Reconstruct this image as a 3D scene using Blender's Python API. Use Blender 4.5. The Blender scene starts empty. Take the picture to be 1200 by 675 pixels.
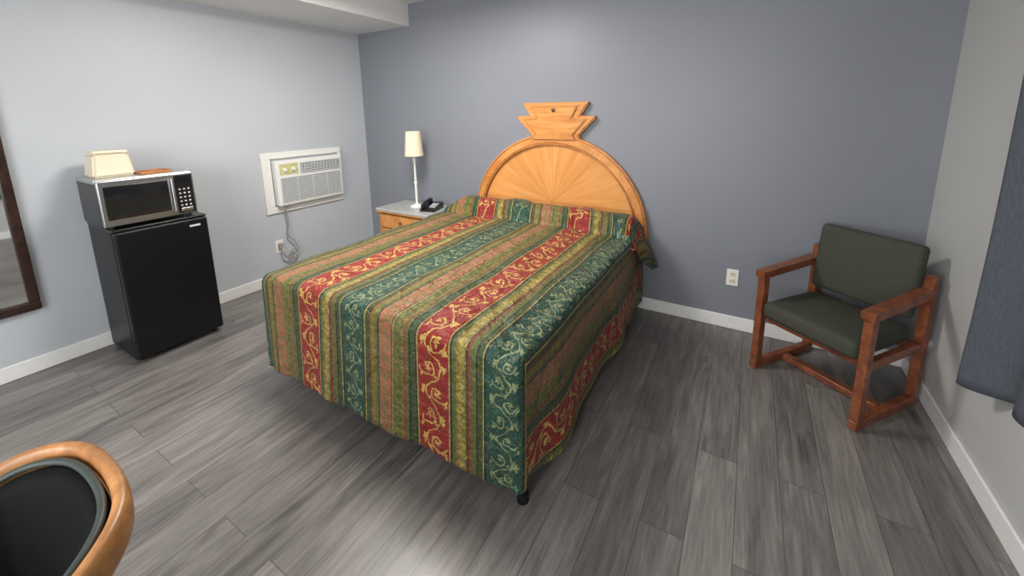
import bpy, bmesh, math, random
from mathutils import Vector, Matrix
random.seed(3)
scene=bpy.context.scene
COL=scene.collection
# ---------------------------------------------------------------- materials
def newmat(name):
    m=bpy.data.materials.new(name); m.use_nodes=True
    nt=m.node_tree; b=nt.nodes["Principled BSDF"]; return m,nt,b
def lk(nt,a,b): nt.links.new(a,b)
def setin(nt,sock,v):
    if isinstance(v,(int,float)): sock.default_value=v
    elif isinstance(v,(tuple,list)): sock.default_value=tuple(v)+((1,) if len(v)==3 and len(sock.default_value)==4 else ())
    else: nt.links.new(v,sock)
def M(nt,op,a,b=None,c=None,clamp=False):
    n=nt.nodes.new("ShaderNodeMath"); n.operation=op; n.use_clamp=clamp
    for i,v in enumerate((a,b,c)):
        if v is not None: setin(nt,n.inputs[i],v)
    return n.outputs[0]
def MIX(nt,f,a,b):
    n=nt.nodes.new("ShaderNodeMix"); n.data_type='RGBA'
    setin(nt,n.inputs[0],f); setin(nt,n.inputs[6],a); setin(nt,n.inputs[7],b); return n.outputs[2]
def coord(nt,kind="Object",scale=(1,1,1),rot=(0,0,0)):
    tc=nt.nodes.new("ShaderNodeTexCoord"); mp=nt.nodes.new("ShaderNodeMapping")
    mp.inputs["Scale"].default_value=scale; mp.inputs["Rotation"].default_value=rot
    lk(nt,tc.outputs[kind],mp.inputs[0]); return mp.outputs[0]
def noise(nt,vec,scale,detail=4,rough=.5,dist=0):
    n=nt.nodes.new("ShaderNodeTexNoise"); n.inputs["Scale"].default_value=scale
    n.inputs["Detail"].default_value=detail; n.inputs["Roughness"].default_value=rough
    n.inputs["Distortion"].default_value=dist
    lk(nt,vec,n.inputs["Vector"]); return n.outputs["Fac"]
def ramp(nt,f,stops,interp='LINEAR'):
    n=nt.nodes.new("ShaderNodeValToRGB"); cr=n.color_ramp; cr.interpolation=interp
    while len(cr.elements)>1: cr.elements.remove(cr.elements[-1])
    cr.elements[0].position=stops[0][0]; cr.elements[0].color=tuple(stops[0][1])+(1,)
    for p,c in stops[1:]:
        e=cr.elements.new(p); e.color=tuple(c)+(1,)
    lk(nt,f,n.inputs[0]); return n.outputs[0]
def bump(nt,b,h,strength=.3,dist=.01):
    n=nt.nodes.new("ShaderNodeBump"); n.inputs["Strength"].default_value=strength
    n.inputs["Distance"].default_value=dist; lk(nt,h,n.inputs["Height"]); lk(nt,n.outputs[0],b.inputs["Normal"])
def plain(name,c,rough=.5,metal=0,var=.08,scale=30,bs=0,spec=.5):
    m,nt,b=newmat(name); v=coord(nt)
    f=noise(nt,v,scale)
    c2=tuple(min(1,x*(1+var)) for x in c); c1=tuple(x*(1-var) for x in c)
    lk(nt,ramp(nt,f,[(.3,c1),(.7,c2)]),b.inputs["Base Color"])
    b.inputs["Roughness"].default_value=rough; b.inputs["Metallic"].default_value=metal
    b.inputs["Specular IOR Level"].default_value=spec
    if bs: bump(nt,b,f,bs,.003)
    return m
def srgb(r,g,b):
    f=lambda x:(x/255/12.92) if x/255<=.04045 else ((x/255+.055)/1.055)**2.4
    return (f(r),f(g),f(b))
def wood(name,dark,light,scale=(1,1,1),rot=(0,0,0),rough=.35,s=6):
    m,nt,b=newmat(name); v=coord(nt,"Object",scale,rot)
    f=noise(nt,v,s,6,.6,.6); g=noise(nt,v,s*7,3,.5)
    h=M(nt,'ADD',M(nt,'MULTIPLY',f,.75),M(nt,'MULTIPLY',g,.25))
    lk(nt,ramp(nt,h,[(.33,dark),(.5,tuple((a+c)/2 for a,c in zip(dark,light))),(.64,light)]),b.inputs["Base Color"])
    b.inputs["Roughness"].default_value=rough
    bump(nt,b,h,.08,.002); return m
def sunburst(name,dark,light,cx,cz):
    """book-matched veneer wedges with grain running out from the pivot"""
    m,nt,b=newmat(name); tc=nt.nodes.new("ShaderNodeTexCoord"); sp=nt.nodes.new("ShaderNodeSeparateXYZ"); lk(nt,tc.outputs["Object"],sp.inputs[0])
    x=M(nt,'SUBTRACT',sp.outputs[0],cx); z=M(nt,'SUBTRACT',sp.outputs[2],cz)
    a=M(nt,'ARCTAN2',z,x); r=M(nt,'SQRT',M(nt,'ADD',M(nt,'MULTIPLY',x,x),M(nt,'MULTIPLY',z,z)))
    seg=M(nt,'FLOOR',M(nt,'DIVIDE',a,math.pi/4)); la=M(nt,'FLOORED_MODULO',a,math.pi/4)
    cb=nt.nodes.new("ShaderNodeCombineXYZ"); lk(nt,M(nt,'MULTIPLY',a,9.),cb.inputs[0]); lk(nt,M(nt,'MULTIPLY',r,2.),cb.inputs[1]); lk(nt,M(nt,'MULTIPLY',seg,9.),cb.inputs[2])
    f=noise(nt,cb.outputs[0],1.,5,.55,.4)
    h=M(nt,'ADD',f,M(nt,'MULTIPLY',M(nt,'SUBTRACT',la,math.pi/8),M(nt,'MULTIPLY',M(nt,'SUBTRACT',M(nt,'FLOORED_MODULO',seg,2.),.5),.3)))
    c=ramp(nt,h,[(.1,dark),(.5,tuple((p+q)/2 for p,q in zip(dark,light))),(.9,light)])
    e=M(nt,'MULTIPLY',M(nt,'MINIMUM',la,M(nt,'SUBTRACT',math.pi/4,la)),r)
    c=MIX(nt,M(nt,'MULTIPLY',M(nt,'LESS_THAN',e,.0025),.35),c,srgb(150,92,40))
    lk(nt,c,b.inputs["Base Color"]); b.inputs["Roughness"].default_value=.22; return m
def wallmat(name,c):
    m,nt,b=newmat(name); v=coord(nt)
    f=noise(nt,v,1.3,2); g=noise(nt,v,140,3)
    lk(nt,ramp(nt,f,[(.3,tuple(x*.97 for x in c)),(.7,tuple(x*1.03 for x in c))]),b.inputs["Base Color"])
    b.inputs["Roughness"].default_value=.45; bump(nt,b,g,.12,.002); return m

M_wl=wallmat("paint_light_grey",srgb(190,195,200))
M_wb=wallmat("paint_slate_grey",srgb(128,132,140))
M_wr=wallmat("paint_right_grey",srgb(192,193,190))
M_wh=wallmat("paint_white",srgb(228,228,226))
M_trim=plain("trim_white",srgb(235,235,233),.35,var=.02)
# floor
def floormat():
    m,nt,b=newmat("vinyl_plank_floor")
    tc=nt.nodes.new("ShaderNodeTexCoord"); sp=nt.nodes.new("ShaderNodeSeparateXYZ"); lk(nt,tc.outputs["Object"],sp.inputs[0])
    cb=nt.nodes.new("ShaderNodeCombineXYZ"); lk(nt,sp.outputs[1],cb.inputs[0]); lk(nt,sp.outputs[0],cb.inputs[1])
    br=nt.nodes.new("ShaderNodeTexBrick"); lk(nt,cb.outputs[0],br.inputs["Vector"])
    br.offset=.37; br.inputs["Scale"].default_value=1; br.inputs["Brick Width"].default_value=1.22
    br.inputs["Row Height"].default_value=.152; br.inputs["Mortar Size"].default_value=.0014
    br.inputs["Mortar Smooth"].default_value=.1; br.inputs["Bias"].default_value=0
    br.inputs["Color1"].default_value=(0,0,0,1); br.inputs["Color2"].default_value=(1,1,1,1); br.inputs["Mortar"].default_value=(.5,.5,.5,1)
    cb2=nt.nodes.new("ShaderNodeCombineXYZ")
    lk(nt,M(nt,'MULTIPLY',sp.outputs[0],14.0),cb2.inputs[0])
    lk(nt,M(nt,'ADD',M(nt,'MULTIPLY',sp.outputs[1],1.7),M(nt,'MULTIPLY',br.outputs["Color"],17.0)),cb2.inputs[1])
    lk(nt,M(nt,'MULTIPLY',br.outputs["Color"],31.0),cb2.inputs[2])
    f=noise(nt,cb2.outputs[0],1.2,6,.62,1.1)
    cb3=nt.nodes.new("ShaderNodeCombineXYZ")
    lk(nt,M(nt,'MULTIPLY',sp.outputs[0],110.0),cb3.inputs[0]); lk(nt,M(nt,'MULTIPLY',sp.outputs[1],5),cb3.inputs[1]); lk(nt,M(nt,'MULTIPLY',br.outputs["Color"],11.0),cb3.inputs[2])
    g=noise(nt,cb3.outputs[0],1.0,4,.6)
    h=M(nt,'ADD',M(nt,'MULTIPLY',f,.56),M(nt,'MULTIPLY',g,.30))
    h=M(nt,'ADD',h,M(nt,'MULTIPLY',br.outputs["Color"],.14))
    c=ramp(nt,h,[(.30,srgb(72,69,67)),(.42,srgb(99,95,92)),(.53,srgb(119,115,111)),(.68,srgb(146,141,136))])
    c=MIX(nt,M(nt,'MULTIPLY',br.outputs["Fac"],.75),c,srgb(52,49,47))
    lk(nt,c,b.inputs["Base Color"])
    lk(nt,M(nt,'ADD',M(nt,'MULTIPLY',h,.25),.21),b.inputs["Roughness"])
    bump(nt,b,M(nt,'SUBTRACT',h,M(nt,'MULTIPLY',br.outputs["Fac"],.5)),.15,.002)
    return m
M_floor=floormat()
# bedspread
def motif(nt,x,v,amp,per,th,phase=0.):
    """scrolling vine with curls and blossoms; x,v metres -> mask"""
    vv=M(nt,'ADD',v,phase)
    s=M(nt,'MULTIPLY',M(nt,'SINE',M(nt,'MULTIPLY',vv,2*math.pi/per)),amp)
    vine=M(nt,'LESS_THAN',M(nt,'ABSOLUTE',M(nt,'SUBTRACT',x,s)),th)
    cell=M(nt,'FLOOR',M(nt,'DIVIDE',vv,per/2)); vl=M(nt,'FLOORED_MODULO',vv,per/2)
    sg=M(nt,'SUBTRACT',1.,M(nt,'MULTIPLY',M(nt,'FLOORED_MODULO',cell,2.),2.))
    dx=M(nt,'ADD',x,M(nt,'MULTIPLY',sg,amp*.55)); dy=M(nt,'SUBTRACT',vl,per/4)
    d=M(nt,'SQRT',M(nt,'ADD',M(nt,'MULTIPLY',dx,dx),M(nt,'MULTIPLY',dy,dy)))
    ang=M(nt,'ARCTAN2',dy,M(nt,'MULTIPLY',dx,sg))
    rr=M(nt,'ADD',per*.13,M(nt,'MULTIPLY',ang,per*.02))
    ring=M(nt,'LESS_THAN',M(nt,'ABSOLUTE',M(nt,'SUBTRACT',d,rr)),th*.85)
    ring=M(nt,'MULTIPLY',ring,M(nt,'GREATER_THAN',ang,-2.3))
    pet=M(nt,'LESS_THAN',d,M(nt,'ADD',per*.05,M(nt,'MULTIPLY',M(nt,'SINE',M(nt,'MULTIPLY',ang,5.)),per*.03)))
    def leafy(ox,oy,lx,ly,k):
        ex=M(nt,'SUBTRACT',x,M(nt,'MULTIPLY',sg,ox)); ey=M(nt,'SUBTRACT',dy,oy)
        a=M(nt,'DIVIDE',ex,lx); c=M(nt,'DIVIDE',ey,ly)
        an=M(nt,'ARCTAN2',ey,ex)
        return M(nt,'LESS_THAN',M(nt,'ADD',M(nt,'MULTIPLY',a,a),M(nt,'MULTIPLY',c,c)),M(nt,'ADD',.7,M(nt,'MULTIPLY',M(nt,'SINE',M(nt,'MULTIPLY',an,k)),.45)))
    l=M(nt,'MAXIMUM',leafy(amp*1.35,0.,per*.06,per*.1,5.),leafy(amp*.35,per*.13,per*.05,per*.035,3.))
    l=M(nt,'MAXIMUM',l,leafy(-amp*1.5,per*.17,per*.04,per*.06,4.))
    return M(nt,'MAXIMUM',M(nt,'MAXIMUM',vine,ring),M(nt,'MAXIMUM',pet,l))
def spreadmat():
    m,nt,b=newmat("bedspread_striped_brocade")
    tc=nt.nodes.new("ShaderNodeTexCoord"); nz=nt.nodes.new("ShaderNodeTexNoise"); nz.inputs["Scale"].default_value=14; nz.inputs["Detail"].default_value=3
    lk(nt,tc.outputs["UV"],nz.inputs["Vector"])
    sp=nt.nodes.new("ShaderNodeSeparateXYZ"); lk(nt,tc.outputs["UV"],sp.inputs[0])
    sc=nt.nodes.new("ShaderNodeSeparateColor"); lk(nt,nz.outputs["Color"],sc.inputs[0])
    u0=sp.outputs[0]; v0=sp.outputs[1]
    u=M(nt,'ADD',u0,M(nt,'MULTIPLY',M(nt,'SUBTRACT',sc.outputs[0],.5),.05))
    v=M(nt,'ADD',v0,M(nt,'MULTIPLY',M(nt,'SUBTRACT',sc.outputs[1],.5),.07))
    PER=.8; OFF=.36
    p=M(nt,'FLOORED_MODULO',M(nt,'SUBTRACT',u0,OFF),PER); pn=M(nt,'DIVIDE',p,PER)
    pw=M(nt,'FLOORED_MODULO',M(nt,'SUBTRACT',u,OFF),PER)
    red=(.23,.016,.013); teal=(.016,.060,.040); ol=(.165,.14,.028); sal=(.30,.115,.06); dk=(.012,.024,.016); gl=(.36,.27,.075); gn=(.040,.066,.022); gn2=(.098,.105,.027); rd2=(.19,.032,.022)
    A=ramp(nt,M(nt,'MULTIPLY',pn,2.),[(0,dk),(.018,gl),(.034,red),(.43,gl),(.448,dk),(.475,gn2),(.52,ol),(.64,dk),(.655,rd2),(.68,gn2),(.755,dk),(.775,gn),(.83,gl),(.842,dk),(.865,teal)],'CONSTANT')
    B=ramp(nt,M(nt,'SUBTRACT',M(nt,'MULTIPLY',pn,2.),1.),[(0,teal),(.225,dk),(.245,gl),(.26,gn),(.33,rd2),(.35,ol),(.42,gn2),(.46,dk),(.48,sal),(.665,dk),(.68,gl),(.695,gn2),(.735,ol),(.84,rd2),(.86,gn2),(.91,dk),(.93,gn)],'CONSTANT')
    base=MIX(nt,M(nt,'GREATER_THAN',pn,.5),A,B)
    X=lambda c:M(nt,'SUBTRACT',pw,c*PER)
    g_red=motif(nt,X(.117),v,.040,.22,.0042)
    g_teal=motif(nt,X(.525),v,.034,.155,.0034,.07)
    g_ol=motif(nt,X(.289),v,.011,.08,.0026,.03)
    g_sal=motif(nt,X(.785),v,.020,.12,.0036,.05)
    g_o2=motif(nt,X(.893),v,.010,.07,.0025,.01)
    c=MIX(nt,g_red,base,(.50,.33,.085)); c=MIX(nt,g_teal,c,(.22,.25,.12)); c=MIX(nt,g_ol,c,(.37,.27,.07)); c=MIX(nt,g_sal,c,(.16,.14,.04)); c=MIX(nt,g_o2,c,(.05,.07,.025))
    vo=nt.nodes.new("ShaderNodeTexVoronoi"); vo.inputs["Scale"].default_value=80; lk(nt,tc.outputs["UV"],vo.inputs["Vector"])
    spk=M(nt,'MULTIPLY',M(nt,'LESS_THAN',vo.outputs["Distance"],.25),.36)
    c=MIX(nt,spk,c,(.32,.22,.07))
    w=nt.nodes.new("ShaderNodeTexNoise"); w.inputs["Scale"].default_value=130; lk(nt,tc.outputs["UV"],w.inputs["Vector"])
    hs=nt.nodes.new("ShaderNodeHueSaturation"); lk(nt,c,hs.inputs["Color"]); lk(nt,M(nt,'ADD',.55,M(nt,'MULTIPLY',w.outputs["Fac"],.95)),hs.inputs["Value"])
    lk(nt,hs.outputs[0],b.inputs["Base Color"])
    b.inputs["Roughness"].default_value=.5
    b.inputs["Specular IOR Level"].default_value=.3
    b.inputs["Sheen Weight"].default_value=.08
    q=nt.nodes.new("ShaderNodeTexVoronoi"); q.feature='SMOOTH_F1'; q.inputs["Scale"].default_value=12; lk(nt,tc.outputs["UV"],q.inputs["Vector"])
    nn=nt.nodes.new("ShaderNodeTexNoise"); nn.inputs["Scale"].default_value=26; lk(nt,tc.outputs["UV"],nn.inputs["Vector"])
    bump(nt,b,M(nt,'ADD',M(nt,'MULTIPLY',q.outputs["Distance"],-.9),M(nt,'MULTIPLY',nn.outputs["Fac"],.7)),1.0,.04)
    return m
M_spread=spreadmat()
OAKd,OAKl=srgb(186,118,56),srgb(228,162,94)
M_oak=wood("honey_oak",OAKd,OAKl,(1,6,1),rough=.28); M_oakv=wood("honey_oak_v",OAKd,OAKl,(5,5,.6),rough=.28)
M_oakh=wood("honey_oak_h",OAKd,OAKl,(.6,5,5),rough=.28)
M_oakdk=wood("oak_moulding",srgb(156,92,40),srgb(202,134,68),(2,2,2))
M_cherry=wood("cherry_wood",srgb(92,48,30),srgb(146,86,56),(3,3,3),rough=.3)
M_cherry2=wood("golden_chair_wood",srgb(136,88,48),srgb(188,134,82),(2,2,2),rough=.38)
M_darkw=wood("espresso_wood",srgb(34,20,16),srgb(62,40,32),(3,3,3),rough=.3)
M_knob=wood("walnut_knot",srgb(70,38,20),srgb(100,58,30),(3,3,3),rough=.3)
M_fab=plain("olive_weave_fabric",srgb(66,68,58),.8,var=.25,scale=260,bs=.5,spec=.25)
M_blackv=plain("black_padded_fabric",srgb(11,13,12),.75,var=.15,scale=90,bs=.1,spec=.12)
M_greenv=plain("green_piping_vinyl",srgb(46,56,51),.55,var=.1)
M_blk=plain("black_plastic",(.008,.008,.009),.3,var=.1)
M_blkg=plain("black_fridge_enamel",(.006,.006,.007),.38,var=.1,scale=60,bs=.02,spec=.3)
M_glassb=plain("black_glass",(.01,.011,.012),.06,var=.05)
M_steel=plain("brushed_steel",(.55,.56,.57),.3,metal=1,var=.05)
M_whp=plain("white_plastic",srgb(232,232,226),.4,var=.02)
M_acg=plain("ac_grille_grey",srgb(205,208,208),.45,var=.03)
M_acd=plain("ac_slot_dark",srgb(110,114,118),.6)
M_acl=plain("ac_label",srgb(196,196,140),.6,var=.15)
M_cream=plain("cream_plastic",srgb(224,214,188),.45,var=.02)
M_shade=plain("lampshade_linen",srgb(232,218,190),.8,var=.04,scale=200)
M_lam=plain("grey_granite_laminate",srgb(176,176,172),.25,var=.3,scale=110)
M_dkm=plain("dark_metal",(.015,.015,.016),.45,metal=.6)
M_matt=plain("mattress_ticking",srgb(60,60,62),.9)
M_dark=plain("outlet_slot",(.01,.01,.01),.6)
M_cord=plain("grey_cord",srgb(150,150,150),.5)
M_brass=plain("brass",(.5,.3,.1),.3,metal=1)
M_red=plain("badge_silver",srgb(200,205,210),.4)
def mirmat():
    m,nt,b=newmat("mirror_glass"); v=coord(nt); f=noise(nt,v,2)
    lk(nt,ramp(nt,f,[(.3,(.78,.8,.8)),(.7,(.82,.84,.84))]),b.inputs["Base Color"]); b.inputs["Metallic"].default_value=1; b.inputs["Roughness"].default_value=.03; return m
M_mirror=mirmat()
def curtmat():
    m,nt,b=newmat("curtain_slate_fabric"); v=coord(nt,"Object",(60,60,8)); f=noise(nt,v,4)
    c=ramp(nt,f,[(.3,srgb(90,96,105)),(.7,srgb(106,112,122))]); lk(nt,c,b.inputs["Base Color"]); b.inputs["Roughness"].default_value=.85
    tr=nt.nodes.new("ShaderNodeBsdfTranslucent"); lk(nt,c,tr.inputs[0]); mx=nt.nodes.new("ShaderNodeMixShader"); mx.inputs[0].default_value=.35
    out=nt.nodes["Material Output"]; lk(nt,b.outputs[0],mx.inputs[1]); lk(nt,tr.outputs[0],mx.inputs[2]); lk(nt,mx.outputs[0],out.inputs[0]); return m
M_curt=curtmat()
def emat(name,c,s):
    m,nt,b=newmat(name); b.inputs["Base Color"].default_value=c+(1,); b.inputs["Emission Color"].default_value=c+(1,); b.inputs["Emission Strength"].default_value=s; return m
# ---------------------------------------------------------------- geometry helpers
def empty(name,loc=(0,0,0),rz=0):
    o=bpy.data.objects.new(name,None); o.location=loc; o.rotation_euler=(0,0,rz); o.empty_display_size=.1; COL.objects.link(o); return o
def obj(name,bm,mat,parent=None,smooth=False,loc=(0,0,0)):
    me=bpy.data.meshes.new(name); bmesh.ops.recalc_face_normals(bm,faces=bm.faces[:]); bm.to_mesh(me); bm.free()
    o=bpy.data.objects.new(name,me); COL.objects.link(o); o.location=loc
    if isinstance(mat,(list,tuple)):
        for mm in mat: me.materials.append(mm)
    else: me.materials.append(mat)
    if smooth:
        for p in me.polygons: p.use_smooth=True
    if parent: o.parent=parent
    return o
def box(name,lo,hi,mat,parent=None,bev=0,seg=2):
    bm=bmesh.new(); bmesh.ops.create_cube(bm,size=1)
    for v in bm.verts:
        v.co=Vector([lo[i]+(v.co[i]+.5)*(hi[i]-lo[i]) for i in range(3)])
    if bev: bmesh.ops.bevel(bm,geom=bm.edges[:],offset=bev,segments=seg,affect='EDGES',profile=.5)
    o=obj(name,bm,mat,parent,smooth=False)
    if bev and seg>1:
        for p in o.data.polygons: p.use_smooth=True
        md=o.modifiers.new("wn",'WEIGHTED_NORMAL'); md.keep_sharp=True
    return o
def cushion(name,lo,hi,mat,parent,bev=.03,bulge=.015,axis=2,mtx=None):
    bm=bmesh.new(); bmesh.ops.create_cube(bm,size=1); 
    for v in bm.verts: v.co=Vector([lo[i]+(v.co[i]+.5)*(hi[i]-lo[i]) for i in range(3)])
    bmesh.ops.bevel(bm,geom=bm.edges[:],offset=bev,segments=4,affect='EDGES',profile=.5)
    bmesh.ops.subdivide_edges(bm,edges=[e for e in bm.edges if e.calc_length()>.1],cuts=8,use_grid_fill=True)
    c=[(lo[i]+hi[i])/2 for i in range(3)]; h=[(hi[i]-lo[i])/2 for i in range(3)]
    for v in bm.verts:
        k=1
        for i in range(3):
            if i!=axis: k*=max(0,1-((v.co[i]-c[i])/h[i])**2)
        v.co[axis]+= bulge*k*(1 if v.co[axis]>c[axis] else -1)
    if mtx: bmesh.ops.transform(bm,matrix=mtx,verts=bm.verts)
    return obj(name,bm,mat,parent,True)
def lathe(name,prof,mat,parent=None,loc=(0,0,0),seg=40,cap=True):
    bm=bmesh.new(); rings=[]
    for r,z in prof:
        rings.append([bm.verts.new((r*math.cos(2*math.pi*i/seg)+loc[0],r*math.sin(2*math.pi*i/seg)+loc[1],z+loc[2])) for i in range(seg)])
    for a,b in zip(rings,rings[1:]):
        for i in range(seg): bm.faces.new((a[i],a[(i+1)%seg],b[(i+1)%seg],b[i]))
    if cap:
        bm.faces.new(rings[0]); bm.faces.new(rings[-1])
    o=obj(name,bm,mat,parent,True)
    md=o.modifiers.new("es",'EDGE_SPLIT'); md.split_angle=math.radians(40)
    return o
def poly(name,pts,y0,y1,mat,parent=None,bev=0,plane='XZ'):
    bm=bmesh.new()
    f=lambda p,y:(p[0],y,p[1]) if plane=='XZ' else ((y,p[0],p[1]) if plane=='YZ' else (p[0],p[1],y))
    vs=[bm.verts.new(f(p,y0)) for p in pts]; fc=bm.faces.new(vs)
    r=bmesh.ops.extrude_face_region(bm,geom=[fc]); nv=[e for e in r['geom'] if isinstance(e,bmesh.types.BMVert)]
    ax={'XZ':1,'YZ':0,'XY':2}[plane]
    for v in nv: v.co[ax]=y1
    if bev:
        es=[e for e in bm.edges if all(abs(v.co[ax]-y0)<1e-6 for v in e.verts)]
        bmesh.ops.bevel(bm,geom=es,offset=bev,segments=2,affect='EDGES')
    return obj(name,bm,mat,parent)
def tube(name,pts,r,mat,parent=None,cyc=False,sx=1,res=8,spline='NURBS',seg=12):
    cu=bpy.data.curves.new(name,'CURVE'); cu.dimensions='3D'; cu.bevel_depth=r; cu.bevel_resolution=res; cu.use_fill_caps=True
    s=cu.splines.new(spline); s.points.add(len(pts)-1)
    for p,q in zip(s.points,pts): p.co=(*q,1)
    if spline=='NURBS': s.order_u=3; s.use_endpoint_u=not cyc; s.resolution_u=seg
    s.use_cyclic_u=cyc
    t=bpy.data.objects.new(name+"_c",cu); COL.objects.link(t)
    dg=bpy.context.evaluated_depsgraph_get(); me=bpy.data.meshes.new_from_object(t.evaluated_get(dg)); bpy.data.objects.remove(t)
    me.materials.clear(); me.materials.append(mat)
    for p in me.polygons: p.use_smooth=True
    o=bpy.data.objects.new(name,me); COL.objects.link(o)
    if parent: o.parent=parent
    return o
def grid(name,fn,nu,nv,mat,parent=None,thick=0):
    bm=bmesh.new(); vs=[[bm.verts.new(fn(i/nu,j/nv)) for j in range(nv+1)] for i in range(nu+1)]
    for i in range(nu):
        for j in range(nv): bm.faces.new((vs[i][j],vs[i+1][j],vs[i+1][j+1],vs[i][j+1]))
    o=obj(name,bm,mat,parent,True)
    if thick:
        md=o.modifiers.new("s",'SOLIDIFY'); md.thickness=thick; md.offset=0
    return o
# ---------------------------------------------------------------- room
W=4.4624; YN=-4.6; H=2.5; T=.1
box("floor",(-T,YN-T,-.1),(W+T,T,0),M_floor)
box("ceiling",(-T,YN-T,H),(W+T,T,H+.1),M_wh)
box("wall_back",(-T,0,0),(W+T,T,H),M_wb)
box("wall_left",(-T,YN,0),(0,0,H),M_wl)
box("wall_near",(-T,YN-T,0),(W+T,YN,H),M_wr)
wy0,wy1,wz0,wz1=-2.6,-1.2,.9,2.05
bm=bmesh.new()
def addbox(bm,lo,hi):
    r=bmesh.ops.create_cube(bm,size=1)
    for v in r['verts']: v.co=Vector([lo[i]+(v.co[i]+.5)*(hi[i]-lo[i]) for i in range(3)])
addbox(bm,(W,YN,0),(W+T,wy0,H)); addbox(bm,(W,wy1,0),(W+T,0,H)); addbox(bm,(W,wy0,0),(W+T,wy1,wz0)); addbox(bm,(W,wy0,wz1),(W+T,wy1,H))
obj("wall_right",bm,M_wr)
wroot=empty("window_1",(W+.06,(wy0+wy1)/2,(wz0+wz1)/2))
hw,hh=(wy1-wy0)/2,(wz1-wz0)/2
for n,lo,hi in [("frame_top",(-.02,-hw,hh-.04),(.02,hw,hh)),("frame_bottom",(-.02,-hw,-hh),(.02,hw,-hh+.04)),("frame_a",(-.02,-hw,-hh),(.02,-hw+.04,hh)),("frame_b",(-.02,hw-.04,-hh),(.02,hw,hh)),("mullion",(-.015,-.02,-hh),(.015,.02,hh))]:
    box(n,lo,hi,M_whp,wroot)
box("trim_soffit",(0,YN,2.3),(.72,0,H),M_wh)
bb=.092
box("baseboard_back",(0,-.012,0),(W,0,bb),M_trim,bev=.003,seg=1)
box("baseboard_left",(0,YN,0),(.012,-.012,bb),M_trim,bev=.003,seg=1)
box("baseboard_right",(W-.012,YN,0),(W,-.012,bb),M_trim,bev=.003,seg=1)
# ---------------------------------------------------------------- bed
bed=empty("bed",(2.14,-.98,0))
def P(o):
    o.parent=bed; o.matrix_parent_inverse=Matrix.Translation(bed.location).inverted(); return o
x0,x1,yf,yh,zt=1.32,2.965,-1.90,-.055,.652
r=.05; hem=.12
def sstep(t): t=max(0,min(1,t)); return t*t*(3-2*t)
def topz(x,y):
    z=zt+.014*math.sin((x-x0)/(x1-x0)*math.pi)
    z+=.006*math.sin(x*9+y*4)*math.sin(y*7-x*3)+.003*math.sin(x*23+math.sin(y*11))
    a=sstep((x-x0+.02)/.24); b_=sstep((x1+.03-x)/.14); e=a*b_
    t=(y+.345)/.29
    cr=-.012*math.exp(-((y+.345)/.022)**2)
    if t>0:
        t=min(1,t); k=math.sin(math.pi*min(1,t**.62*.93))**.6
        mid=1-.10*math.exp(-((x-2.14)/.06)**2)+.03*math.sin(x*13)
        z+=(.130*k*mid)*(.3+.7*e)
    return z+cr
bm=bmesh.new(); uvl=bm.loops.layers.uv.new("UVMap")
def patch(nu,nv,fn,skip=None):
    vs=[[None]*(nv+1) for _ in range(nu+1)]; uv={}
    for i in range(nu+1):
        for j in range(nv+1):
            p,t=fn(i/nu,j/nv); v=bm.verts.new(p); vs[i][j]=v; uv[v]=t
    for i in range(nu):
        for j in range(nv):
            f=bm.faces.new((vs[i][j],vs[i+1][j],vs[i+1][j+1],vs[i][j+1])); f.smooth=True
            for l in f.loops: l[uvl].uv=uv[l.vert]
xa,xb,ya=x0+r,x1-r,yf+r
NX,NY=110,150
ypos=lambda j:ya+(yh-ya)*j
def extra(y): return .10*sstep((y+.345)/.2)
patch(NX,NY,lambda i,j:((xa+(xb-xa)*i,ypos(j),topz(xa+(xb-xa)*i,ypos(j))),(xa+(xb-xa)*i-x0+extra(ypos(j))*.6,-ypos(j)-extra(ypos(j)))))
def prof(q,zs,flare,hm):
    qa=.2
    if q<qa:
        a=q/qa*math.pi/2; return r*math.sin(a),zs-r*(1-math.cos(a)),r*a
    s=(q-qa)/(1-qa); zz=zs-r-(zs-r-hm)*s
    return r+flare*s,zz,r*math.pi/2+(zs-r-hm)*s
NQ=34
def hemf(x):
    t=(x-x0)/(x1-x0); return .095+.025*math.sin(math.pi*min(1,max(0,t)))**.5+.015*t+.003*math.sin(x*11)
def ffl(x):
    t=max(0,min(1,(x-xa)/(xb-xa))); return .035*math.sin(math.pi*t)**.6+.007*math.sin(x*14+.5)+.004*math.sin(x*27)
def foot(i,q):
    x=xa+(xb-xa)*i
    o,z,l=prof(q,topz(x,ya),ffl(x),hemf(x))
    return (x,ya-o,z),(x-x0,-ya+l)
patch(NX,NQ,foot)
hr=.08
def rflare(y):
    return .02+.018*math.sin(y*7.5+.4)+.009*math.sin(y*15)
def right(j,q):
    y=ypos(j); t=sstep((y-ya)/.25)
    o,z,l=prof(q,topz(xb,y),rflare(y)*t+ffl(xb)*(1-t),hemf(xb)*(1-t)+(hr+.006*math.sin(y*8))*t)
    return (xb+o,y,z),((x1-x0-r)+l,-y)
patch(NY,NQ,right)
def left(j,q):
    y=ypos(j); t=sstep((y-ya)/.25)
    o,z,l=prof(q,topz(xa,y),(.02+.010*math.sin(y*8))*t+ffl(xa)*(1-t),hemf(xa))
    return (xa-o,y,z),(r-l,-y)
patch(NY,NQ,left)
def cornerR(i,q):
    ph=i*math.pi/2
    o,z,l=prof(q,topz(xb,ya),ffl(xb)+.025*math.sin(2*ph),hemf(xb))
    return (xb+o*math.sin(ph),ya-o*math.cos(ph),z),((xb-x0+o*ph*.9,-ya+l))
patch(8,NQ,cornerR)
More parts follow.
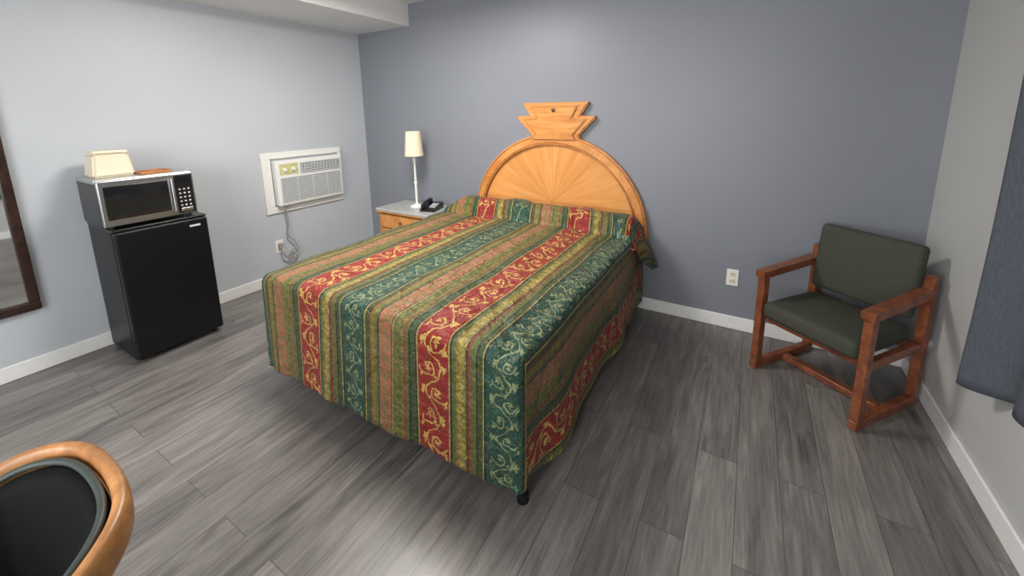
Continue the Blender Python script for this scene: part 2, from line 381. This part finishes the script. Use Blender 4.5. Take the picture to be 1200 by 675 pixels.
def cornerL(i,q):
    ph=i*math.pi/2
    o,z,l=prof(q,topz(xa,ya),ffl(xa)+.015*math.sin(2*ph),hemf(xa))
    return (xa-o*math.sin(ph),ya-o*math.cos(ph),z),((r-o*ph*.9,-ya+l))
patch(8,NQ,cornerL)
def flap(i,q):
    y=-.42+.355*i; hm=.60-.22*sstep(i*1.2)
    zs=topz(xb-.03,y)+.006
    o,z,l=prof(q,zs,.02+.09*i+.014*math.sin(i*12),hm)
    return (xb-.03+o*1.3,y-.02*q*i,z),(1.20-r+l,-y)
patch(30,20,flap)
bmesh.ops.remove_doubles(bm,verts=bm.verts[:],dist=.0012)
o=obj("bedspread",bm,M_spread,None,True); md=o.modifiers.new("s",'SOLIDIFY'); md.thickness=.008; md.offset=-1
P(o)
P(box("mattress",(x0+.07,yf+.09,.34),(x1-.07,-.09,.615),M_matt,bev=.03))
P(box("box_spring",(x0+.08,yf+.12,.17),(x1-.08,-.09,.335),M_matt,bev=.01))
P(box("frame_rail",(x0+.09,yf+.15,.14),(x1-.09,-.1,.168),M_dkm))
for n,(lx,ly) in enumerate([(2.93,-1.82),(1.45,-1.80),(2.90,-.95),(1.45,-.95),(2.88,-.2),(1.45,-.2)]):
    P(lathe("leg_%d"%(n+1),[(.024,0),(.024,.03),(.016,.035),(.016,.18)],M_dkm,None,(lx,ly,0),16))
# headboard
hx,hz,R=2.225,.555,.765
def arc(rad,a0=0,a1=180,n=64,cz=hz): return [(hx+rad*math.cos(math.radians(a0+(a1-a0)*i/n)),cz+rad*math.sin(math.radians(a0+(a1-a0)*i/n))) for i in range(n+1)]
M_sun=sunburst("oak_sunburst_veneer",srgb(196,126,62),srgb(236,174,106),hx,.76)
yb=-.004
P(poly("headboard_panel",arc(R-.01)+[(hx-R+.01,.42),(hx+R-.01,.42)],-.026,yb,M_oakv))
def ring(name,ra,rb,y0,y1,mat,bev=.004):
    P(poly(name,arc(rb)+arc(ra)[::-1],y0,y1,mat,bev=bev))
ring("headboard_rim",R-.075,R,-.048,-.005,M_oak,.008)
ring("headboard_moulding",R-.088,R-.073,-.054,-.02,M_oakdk)
ring("headboard_outer_bead",R-.018,R-.010,-.052,-.04,M_oakdk,.002)
P(box("headboard_post_left",(hx-R,-.048,.40),(hx-R+.075,-.005,hz),M_oakv)); P(box("headboard_post_right",(hx+R-.075,-.048,.46),(hx+R,-.005,hz),M_oakv))
P(poly("headboard_veneer",arc(R-.09),-.031,-.02,M_sun))
def sym(h): return [(hx+.02+a,b) for a,b in h]+[(hx+.02-a,b) for a,b in h[::-1]]
cr=sym([(.225,1.25),(.205,1.31),(.328,1.437),(.328,1.458),(.215,1.461),(.272,1.547),(.272,1.563)])
P(poly("headboard_crown",cr,-.05,-.006,M_oakh,bev=.01))
cr2=sym([(.19,1.27),(.165,1.315),(.268,1.432),(.155,1.443),(.2,1.537)])
P(poly("headboard_crown_face",cr2,-.058,-.045,M_oakdk,bev=.004))
cr3=sym([(.18,1.275),(.155,1.318),(.253,1.426),(.14,1.437),(.188,1.53)])
P(poly("headboard_crown_inset",cr3,-.061,-.05,M_oakh,bev=.003))
P(lathe("headboard_knob",[(.004,0),(.017,.0),(.017,.004),(.010,.007)],M_knob,None,(0,0,0),24))
k=bpy.data.objects["headboard_knob"]; k.data.transform(Matrix.Translation((hx+.02,-.060,1.505))@Matrix.Rotation(math.radians(90),4,'X'))
# ---------------------------------------------------------------- nightstand
ns=empty("nightstand",(.84,-.215,0))
box("body",(-.27,-.175,.03),(.34,.2,.585),M_oakh,ns,.004,1)
box("plinth",(-.25,-.16,0),(.32,.19,.03),M_darkw,ns)
box("top",(-.29,-.2,.585),(.36,.2,.612),M_lam,ns,.006)
box("edge_band",(-.292,-.203,.572),(.362,.2,.586),M_oakdk,ns,.003)
for i,(a,b) in enumerate([(.43,.56),(.27,.42),(.06,.26)]):
    box("drawer_%d"%i,(-.25,-.19,a),(.32,-.172,b),M_oak,ns,.005,2)
    box("drawer_gap_%d"%i,(-.24,-.1785,b),(.31,-.174,b+.01),M_dark,ns)
    lathe("knob_%d"%i,[(.006,0),(.006,.01),(.014,.014),(.012,.022)],M_brass,ns,(0,0,0),16).data.transform(Matrix.Translation((0.03,-.19,(a+b)/2))@Matrix.Rotation(math.radians(90),4,'X'))
# lamp
lp=empty("table_lamp",(.885,-.2,.613))
lathe("base",[(.001,.0),(.062,.0),(.065,.006),(.06,.014),(.03,.022),(.013,.035),(.011,.05)],M_whp,lp)
lathe("stem",[(.011,.04),(.011,.22),(.016,.225),(.016,.24),(.011,.245),(.011,.42),(.018,.43),(.018,.47),(.01,.48),(.006,.66)],M_whp,lp,seg=24)
lathe("shade",[(.088,.49),(.068,.715),(.065,.715),(.085,.49)],M_shade,lp,cap=False)
lathe("finial",[(.002,.66),(.06,.705),(.06,.702),(.002,.655)],M_whp,lp,cap=False)
# telephone
ph=empty("telephone",(1.085,-.215,.613),math.radians(15))
poly("body",[(-.1,0),(.09,0),(.09,.055),(-.1,.02)],-.075,.075,M_blk,ph,bev=.004,plane='YZ')
tube("handset",[(-.05,-.09,.045),(-.05,-.06,.066),(-.05,0,.075),(-.05,.06,.082),(-.05,.085,.072)],.014,M_blk,ph)
for s,zz in ((-.075,.042),(.075,.07)): lathe("ear_%s"%('a' if s<0 else 'b'),[(.001,-.012),(.02,-.012),(.022,0),(.018,.018),(.001,.022)],M_blk,ph,(-.05,s,zz),24)
for a in range(3):
    for b_ in range(4):
        y=-.06+b_*.026; box("key_%d%d"%(a,b_),(.0+a*.022,y,.022+(y+.1)*.19),(.014+a*.022,y+.014,.032+(y+.1)*.19),M_acg,ph,.002,1)
# ---------------------------------------------------------------- mini fridge
fr=empty("mini_fridge",(0,0,0))
box("cabinet",(.03,-2.222,.02),(.425,-1.755,.84),M_blkg,fr,.006)
box("door",(.43,-2.222,.035),(.478,-1.755,.835),M_blkg,fr,.012,3)
box("top_cap",(.028,-2.224,.836),(.46,-1.753,.85),M_blk,fr,.004)
box("badge",(.479,-1.86,.785),(.4795,-1.80,.797),M_red,fr)
for a in (.07,.40):
    for b_ in (-2.19,-1.79): lathe("foot",[(.018,0),(.018,.03)],M_blk,fr,(a,b_,0),16)
# microwave
mw=empty("microwave_oven",(0,0,0))
my0,my1,mz0,mz1,mxf=-2.245,-1.785,.868,1.14,.44
box("case",(.09,my0,mz0),(mxf-.03,my1,mz1),M_blk,mw,.008)
box("top_cover",(.095,my0-.001,mz1-.02),(mxf-.035,my1+.001,mz1+.003),M_steel,mw,.004)
box("fascia",(mxf-.03,my0,mz0),(mxf,my1,mz1),M_steel,mw,.008)
dyr=my1-.115
box("door_window",(mxf-.004,my0+.022,mz0+.04),(mxf+.003,dyr-.022,mz1-.035),M_glassb,mw,.003)
box("window_inner",(mxf+.002,my0+.06,mz0+.07),(mxf+.004,dyr-.06,mz1-.065),M_glassb,mw)
box("control_panel",(mxf-.003,dyr+.01,mz0+.012),(mxf+.004,my1-.01,mz1-.012),M_blk,mw,.003)
box("display",(mxf+.004,dyr+.03,mz1-.06),(mxf+.006,my1-.03,mz1-.03),M_glassb,mw)
for a in range(3):
    for b_ in range(5):
        box("button_%d%d"%(a,b_),(mxf+.004,dyr+.026+a*.024,mz0+.058+b_*.026),(mxf+.006,dyr+.036+a*.024,mz0+.067+b_*.026),M_acg,mw)
box("open_button",(mxf+.004,dyr+.026,mz0+.02),(mxf+.009,my1-.026,mz0+.045),M_steel,mw,.003)
box("handle",(mxf+.003,dyr-.016,mz0+.03),(mxf+.03,dyr-.002,mz1-.03),M_steel,mw,.006)
for a in (.12,.4):
    for b_ in (my0+.04,my1-.04): lathe("foot",[(.014,mz0-.0175),(.014,mz0+.004)],M_blk,mw,(a,b_,0),16)
# ice bucket + small tray on the microwave
tr=empty("wooden_coaster_tray",(.27,-1.935,mz1+.0035))
box("base",(-.07,-.075,0),(.07,.08,.006),M_oakdk,tr,.002)
for n,lo,hi in [("lip_a",(-.07,-.075,.006),(.07,-.069,.012)),("lip_b",(-.07,.074,.006),(.07,.08,.012)),("lip_c",(.064,-.07,.006),(.07,.075,.012)),("lip_d",(-.07,-.07,.006),(-.064,.075,.012))]: box(n,lo,hi,M_oakdk,tr)
ib=empty("ice_bucket",(.20,-2.115,mz1+.0035))
bm=bmesh.new()
def frust(bm,b,t,z0,z1):
    r=bmesh.ops.create_cube(bm,size=2)
    for v in r['verts']:
        s=b if v.co.z<0 else t; v.co=Vector((v.co.x*s[0],v.co.y*s[1],z0 if v.co.z<0 else z1))
frust(bm,(.085,.097),(.074,.08),0,.138); bmesh.ops.bevel(bm,geom=bm.edges[:],offset=.012,segments=3,affect='EDGES')
obj("bucket_body",bm,M_cream,ib,False)
bm=bmesh.new(); frust(bm,(.077,.083),(.07,.076),.140,.155); bmesh.ops.bevel(bm,geom=bm.edges[:],offset=.005,segments=2,affect='EDGES'); obj("lid",bm,M_cream,ib,False)
# ---------------------------------------------------------------- air conditioner
ac=empty("wall_air_conditioner",(0,0,0))
ay0,ay1,az0,az1=-1.125,-.35,.635,1.172
for n,lo,hi in [("sleeve_top",(.001,ay0,az1-.055),(.02,ay1,az1)),("sleeve_bottom",(.001,ay0,az0),(.02,ay1,az0+.055)),("sleeve_a",(.001,ay0,az0+.055),(.02,ay0+.075,az1-.055)),("sleeve_b",(.001,ay1-.03,az0+.055),(.02,ay1,az1-.055))]:
    box(n,lo,hi,M_whp,ac,.004,1)
uy0,uy1,uz0,uz1=-1.04,-.385,.70,1.10
box("unit_shell",(.001,uy0,uz0),(.075,uy1,uz1),M_whp,ac,.012,3)
box("grille_back",(.074,uy0+.03,uz0+.03),(.0765,uy1-.03,uz1-.15),M_acd,ac)
nsl=15
for i in range(nsl):
    z=uz0+.035+i*(uz1-.155-uz0-.035)/(nsl-1); box("louver_%d"%i,(.074,uy0+.03,z-.0045),(.083,uy1-.03,z+.0045),M_acg,ac)
for i in range(5): 
    y=uy0+.03+i*(uy1-uy0-.06)/4; box("rib_%d"%i,(.076,y-.003,uz0+.03),(.084,y+.003,uz1-.15),M_acg,ac)
box("vent_back",(.074,uy0+.22,uz1-.125),(.0765,uy1-.03,uz1-.03),M_acd,ac)
for i in range(6):
    z=uz1-.12+i*.017; box("vane_%d"%i,(.075,uy0+.22,z-.004),(.088,uy1-.03,z+.004),M_acg,ac)
for i in range(12):
    y=uy0+.23+i*.032; box("vent_rib_%d"%i,(.076,y-.002,uz1-.125),(.084,y+.002,uz1-.03),M_acg,ac)
box("control_label",(.0745,uy0+.03,uz1-.125),(.077,uy0+.20,uz1-.03),M_acl,ac)
for i in range(2): lathe("dial_%d"%i,[(.001,0),(.018,0),(.016,.015),(.001,.017)],M_whp,ac,(0,0,0),20).data.transform(Matrix.Translation((.077,uy0+.075+i*.075,uz1-.08))@Matrix.Rotation(math.radians(90),4,'Y'))
tube("power_cord",[(.05,-.99,.70),(.045,-.98,.64),(.03,-.96,.52),(.035,-.99,.42),(.04,-.93,.36),(.05,-.90,.26),(.05,-.95,.21),(.05,-1.0,.24),(.045,-.96,.30),(.05,-.90,.25),(.05,-.94,.19),(.045,-1.02,.22),(.05,-1.05,.27),(.04,-1.05,.32),(.03,-1.05,.34)],.007,M_cord,ac)
def outlet(name,loc,rz):
    r_=empty(name,loc,rz)
    box("plate",(-.036,-.006,-.058),(.036,0,.058),M_whp,r_,.003)
    for s in (-.024,.024):
        box("socket_%s"%('a' if s<0 else 'b'),(-.017,-.009,s-.015),(.017,-.004,s+.015),M_cream,r_,.003)
        for t in (-.007,.007): box("slot",(t-.0015,-.0095,s-.004),(t+.0015,-.008,s+.008),M_dark,r_)
    return r_
outlet("wall_outlet",(3.557,-.001,.37),0)
o2=outlet("wall_outlet",(.001,-1.05,.33),math.radians(90))
box("plug",(-.018,-.035,-.012),(.018,-.009,.028),M_cord,ac,.004).matrix_world=Matrix.Translation((.001,-1.05,.33))@Matrix.Rotation(math.radians(90),4,'Z')
# ---------------------------------------------------------------- wall mirror
mr=empty("wall_mirror",(0,0,0))
q0,q1,z0,z1=-3.35,-2.48,.385,2.02
box("glass",(.004,q0+.02,z0+.02),(.012,q1-.02,z1-.02),M_mirror,mr)
for n,lo,hi in [("frame_bottom",(.001,q0,z0),(.035,q1,z0+.05)),("frame_top",(.001,q0,z1-.05),(.035,q1,z1)),("frame_a",(.001,q0,z0+.05),(.035,q0+.045,z1-.05)),("frame_b",(.001,q1-.045,z0+.05),(.035,q1,z1-.05))]:
    box(n,lo,hi,M_darkw,mr,.006)
# ---------------------------------------------------------------- armchair (cherry, olive fabric)
ang=math.atan2(-.314,.402)
ch=empty("wooden_armchair",(3.716,-.407,0),ang)
Wc,Dc=.515,.475
for sname,xc in (("left",0.),("right",Wc)):
    a,b_=xc-.02,xc+.02
    box("front_leg_"+sname,(a,-.022,.03),(b_,.026,.565),M_cherry,ch,.006)
    box("sled_"+sname,(a,-.03,0),(b_,Dc+.005,.045),M_cherry,ch,.006)
    poly("back_leg_"+sname,[(Dc-.035,.03),(Dc+.005,.03),(Dc+.005,.40),(Dc-.0,.69),(Dc-.045,.69),(Dc-.045,.40)],a,b_,M_cherry,ch,bev=.004,plane='YZ')
    poly("arm_"+sname,[(-.035,.56),(-.035,.60),(Dc-.03,.63),(Dc-.03,.59)],xc-.03,xc+.028,M_cherry,ch,bev=.006,plane='YZ')
    box("seat_rail_"+sname,(a+.004,.0,.30),(b_-.004,Dc-.02,.345),M_cherry,ch,.004)
box("stretcher",(.02,.20,.004),(Wc-.02,.245,.04),M_cherry,ch,.005)
box("rail_front",(.02,.03,.29),(Wc-.02,.055,.34),M_cherry,ch,.004); box("rail_back",(.02,Dc-.06,.29),(Wc-.02,Dc-.035,.34),M_cherry,ch,.004)
cushion("seat_cushion",(.024,-.03,.335),(Wc-.024,Dc-.07,.425),M_fab,ch,.03,.02,2)
mt=Matrix.Translation((0,Dc-.085,.46))@Matrix.Rotation(math.radians(-7),4,'X')
cushion("back_cushion",(.0225,-.03,0),(Wc-.0225,.035,.375),M_fab,ch,.026,.018,1,mt)
# ---------------------------------------------------------------- foreground barrel chair
bc=empty("barrel_armchair",(2.50,-3.02,0))
rim=[(-.225,-.22,.58),(-.238,-.10,.64),(-.235,.03,.705),(-.215,.14,.752),(-.13,.21,.768),(0,.228,.772),(.13,.21,.768),(.215,.14,.755),(.235,.03,.71),(.238,-.10,.64),(.225,-.22,.58)]
def crom(pts,n=10):
    out=[]; P_=[Vector(p) for p in pts]; P_=[P_[0]*2-P_[1]]+P_+[P_[-1]*2-P_[-2]]
    for i in range(1,len(P_)-2):
        for k in range(n):
            t=k/n; a,b_,c,d=P_[i-1:i+3]
            out.append(.5*((2*b_)+(-a+c)*t+(2*a-5*b_+4*c-d)*t*t+(-a+3*b_-3*c+d)*t**3))
    out.append(P_[-2]); return out
rc=crom(rim)
def sweep(name,path,prof,mat,parent,nrm=None):
    bm=bmesh.new(); rings=[]
    for i,p in enumerate(path):
        t=(path[min(i+1,len(path)-1)]-path[max(i-1,0)]).normalized()
        out=Vector((t.y,-t.x,0)).normalized()*-1
        if out.dot(Vector((p.x,p.y+.02,0)))<0: out=-out
        up=Vector((0,0,1)); up=(up-t*up.dot(t)).normalized()
        rings.append([bm.verts.new(p+out*a+up*b_) for a,b_ in prof])
    n=len(prof)
    for a,b_ in zip(rings,rings[1:]):
        for i in range(n): bm.faces.new((a[i],a[(i+1)%n],b_[(i+1)%n],b_[i]))
    bm.faces.new(rings[0]); bm.faces.new(rings[-1])
    return obj(name,bm,mat,parent,True)
ov=[(.014*math.copysign(abs(math.cos(a))**.7,math.cos(a)),.036*math.copysign(abs(math.sin(a))**.7,math.sin(a))) for a in [2*math.pi*i/24 for i in range(24)]]
sweep("top_rail",rc,ov,M_cherry2,bc)
def shell(name,path,off,zb,mat,drop=.02,th=.02,bul=.015):
    prof=None; bm=bmesh.new(); nv=14; vs=[]
    for i,p in enumerate(path):
        t=(path[min(i+1,len(path)-1)]-path[max(i-1,0)]); out=Vector((t.y,-t.x,0)).normalized()
        if out.dot(Vector((p.x,p.y+.02,0)))<0: out=-out
        col=[]
        for j in range(nv+1):
            s=j/nv; z=(p.z-drop)*(1-s)+zb*s
            q=p+out*(off-bul*math.sin(s*math.pi)**.6-.02*s); col.append(bm.verts.new((q.x,q.y,z)))
        vs.append(col)
    for i in range(len(vs)-1):
        for j in range(nv): bm.faces.new((vs[i][j],vs[i+1][j],vs[i+1][j+1],vs[i][j+1]))
    o=obj(name,bm,mat,bc,True); md=o.modifiers.new("s",'SOLIDIFY'); md.thickness=th; md.offset=0; return o
shell("back_upholstery",rc,-.022,.36,M_blackv,.0,.028,.035)
tube("piping",[tuple(p+Vector((-p.x*.10,-(p.y+.02)*.10 ,.016))) for p in rc[::3]],.007,M_greenv,bc)
cushion("seat",(-.20,-.25,.36),(.20,.165,.47),M_blackv,bc,.04,.03,2)
box("seat_frame",(-.20,-.24,.31),(.20,.17,.36),M_cherry2,bc,.01)
for i,(a,b_) in enumerate([(-.19,-.22),(.19,-.22),(-.17,.16),(.17,.16)]):
    poly("leg_%d"%(i+1),[(b_-.02,.32),(b_+.02,.32),(b_+.014,0),(b_-.014,0)],a-.018,a+.018,M_cherry2,bc,bev=.003,plane='YZ')
for s in (-1,1): box("arm_post_%s"%('a' if s<0 else 'b'),(s*.225-.02,-.24,.33),(s*.225+.02,-.20,.59),M_cherry2,bc,.006)
# ---------------------------------------------------------------- curtain
cu=empty("window_curtain",(4.40,-1.8,1.3))
def cf(a,b_):
    y=-.92-1.78*a; d=-.92-y
    amp=.048*math.exp(-d*3.5)+.012
    x=4.412-amp*math.cos(2*math.pi*d/.30)*.9
    z=2.2-(2.2-(.445+.07*sstep(d/.25)))*b_
    return (x-4.40-.010*b_*math.exp(-d*4),y+1.8+.01*math.sin(b_*7),z-1.3)
grid("drape",cf,220,40,M_curt,cu,.004)
tube("rod",[(-.01,-.98,.91),(-.01,.0,.91),(-.01,.95,.91)],.012,M_dkm,cu,spline='POLY')
for i in (-.9,.9): box("rod_bracket",(-.01,i-.01,.895),(.061,i+.01,.925),M_dkm,cu)
# ---------------------------------------------------------------- ceiling light & lights
cl=empty("ceiling_light",(1.7,-1.35,H))
lathe("dome",[(.001,-.09),(.08,-.082),(.14,-.055),(.17,-.015),(.17,-.001)],emat("frosted_glass_lit",(1,.95,.88),4),cl)
def area(name,loc,rot,sx,sy,p,c):
    l=bpy.data.lights.new(name,'AREA'); l.shape='RECTANGLE'; l.size=sx; l.size_y=sy; l.energy=p; l.color=c
    o=bpy.data.objects.new(name,l); COL.objects.link(o); o.location=loc; o.rotation_euler=rot; return o
area("ceiling_lamp_light",(1.7,-1.35,H-.12),(0,0,0),.6,.6,56,(1,.96,.91))
area("near_window_light",(2.5,YN+.05,1.5),(math.radians(90),0,0),2.4,1.4,86,(.99,.985,1))
area("side_window_daylight",(W+.5,-1.9,1.55),(0,math.radians(90),0),1.2,1.4,140,(.93,.96,1))
w=bpy.data.worlds.new("world"); scene.world=w; w.use_nodes=True; w.node_tree.nodes["Background"].inputs[0].default_value=(.8,.88,1,1); w.node_tree.nodes["Background"].inputs[1].default_value=.8
# ---------------------------------------------------------------- camera
yaw,pitch,roll,fpx,ppy,cx,D=0.5332,0.185,-0.0135,472.19,218.7299,3.5825,2.9777
fw=Vector((-math.sin(yaw)*math.cos(pitch),math.cos(yaw)*math.cos(pitch),-math.sin(pitch)))
r0=Vector((math.cos(yaw),math.sin(yaw),0)); u0=r0.cross(fw); c_,s_=math.cos(roll),math.sin(roll)
Rv=c_*r0+s_*u0; Uv=-s_*r0+c_*u0
cam=bpy.data.cameras.new("camera"); co=bpy.data.objects.new("camera",cam); COL.objects.link(co)
co.matrix_world=Matrix(((Rv.x,Uv.x,-fw.x,cx),(Rv.y,Uv.y,-fw.y,-D),(Rv.z,Uv.z,-fw.z,1.5),(0,0,0,1)))
cam.sensor_width=36; cam.lens=fpx/1200*36; cam.shift_y=-(337.5-ppy)/1200; cam.clip_start=.02
scene.camera=co
scene.view_settings.view_transform='Standard'; scene.view_settings.look='None'
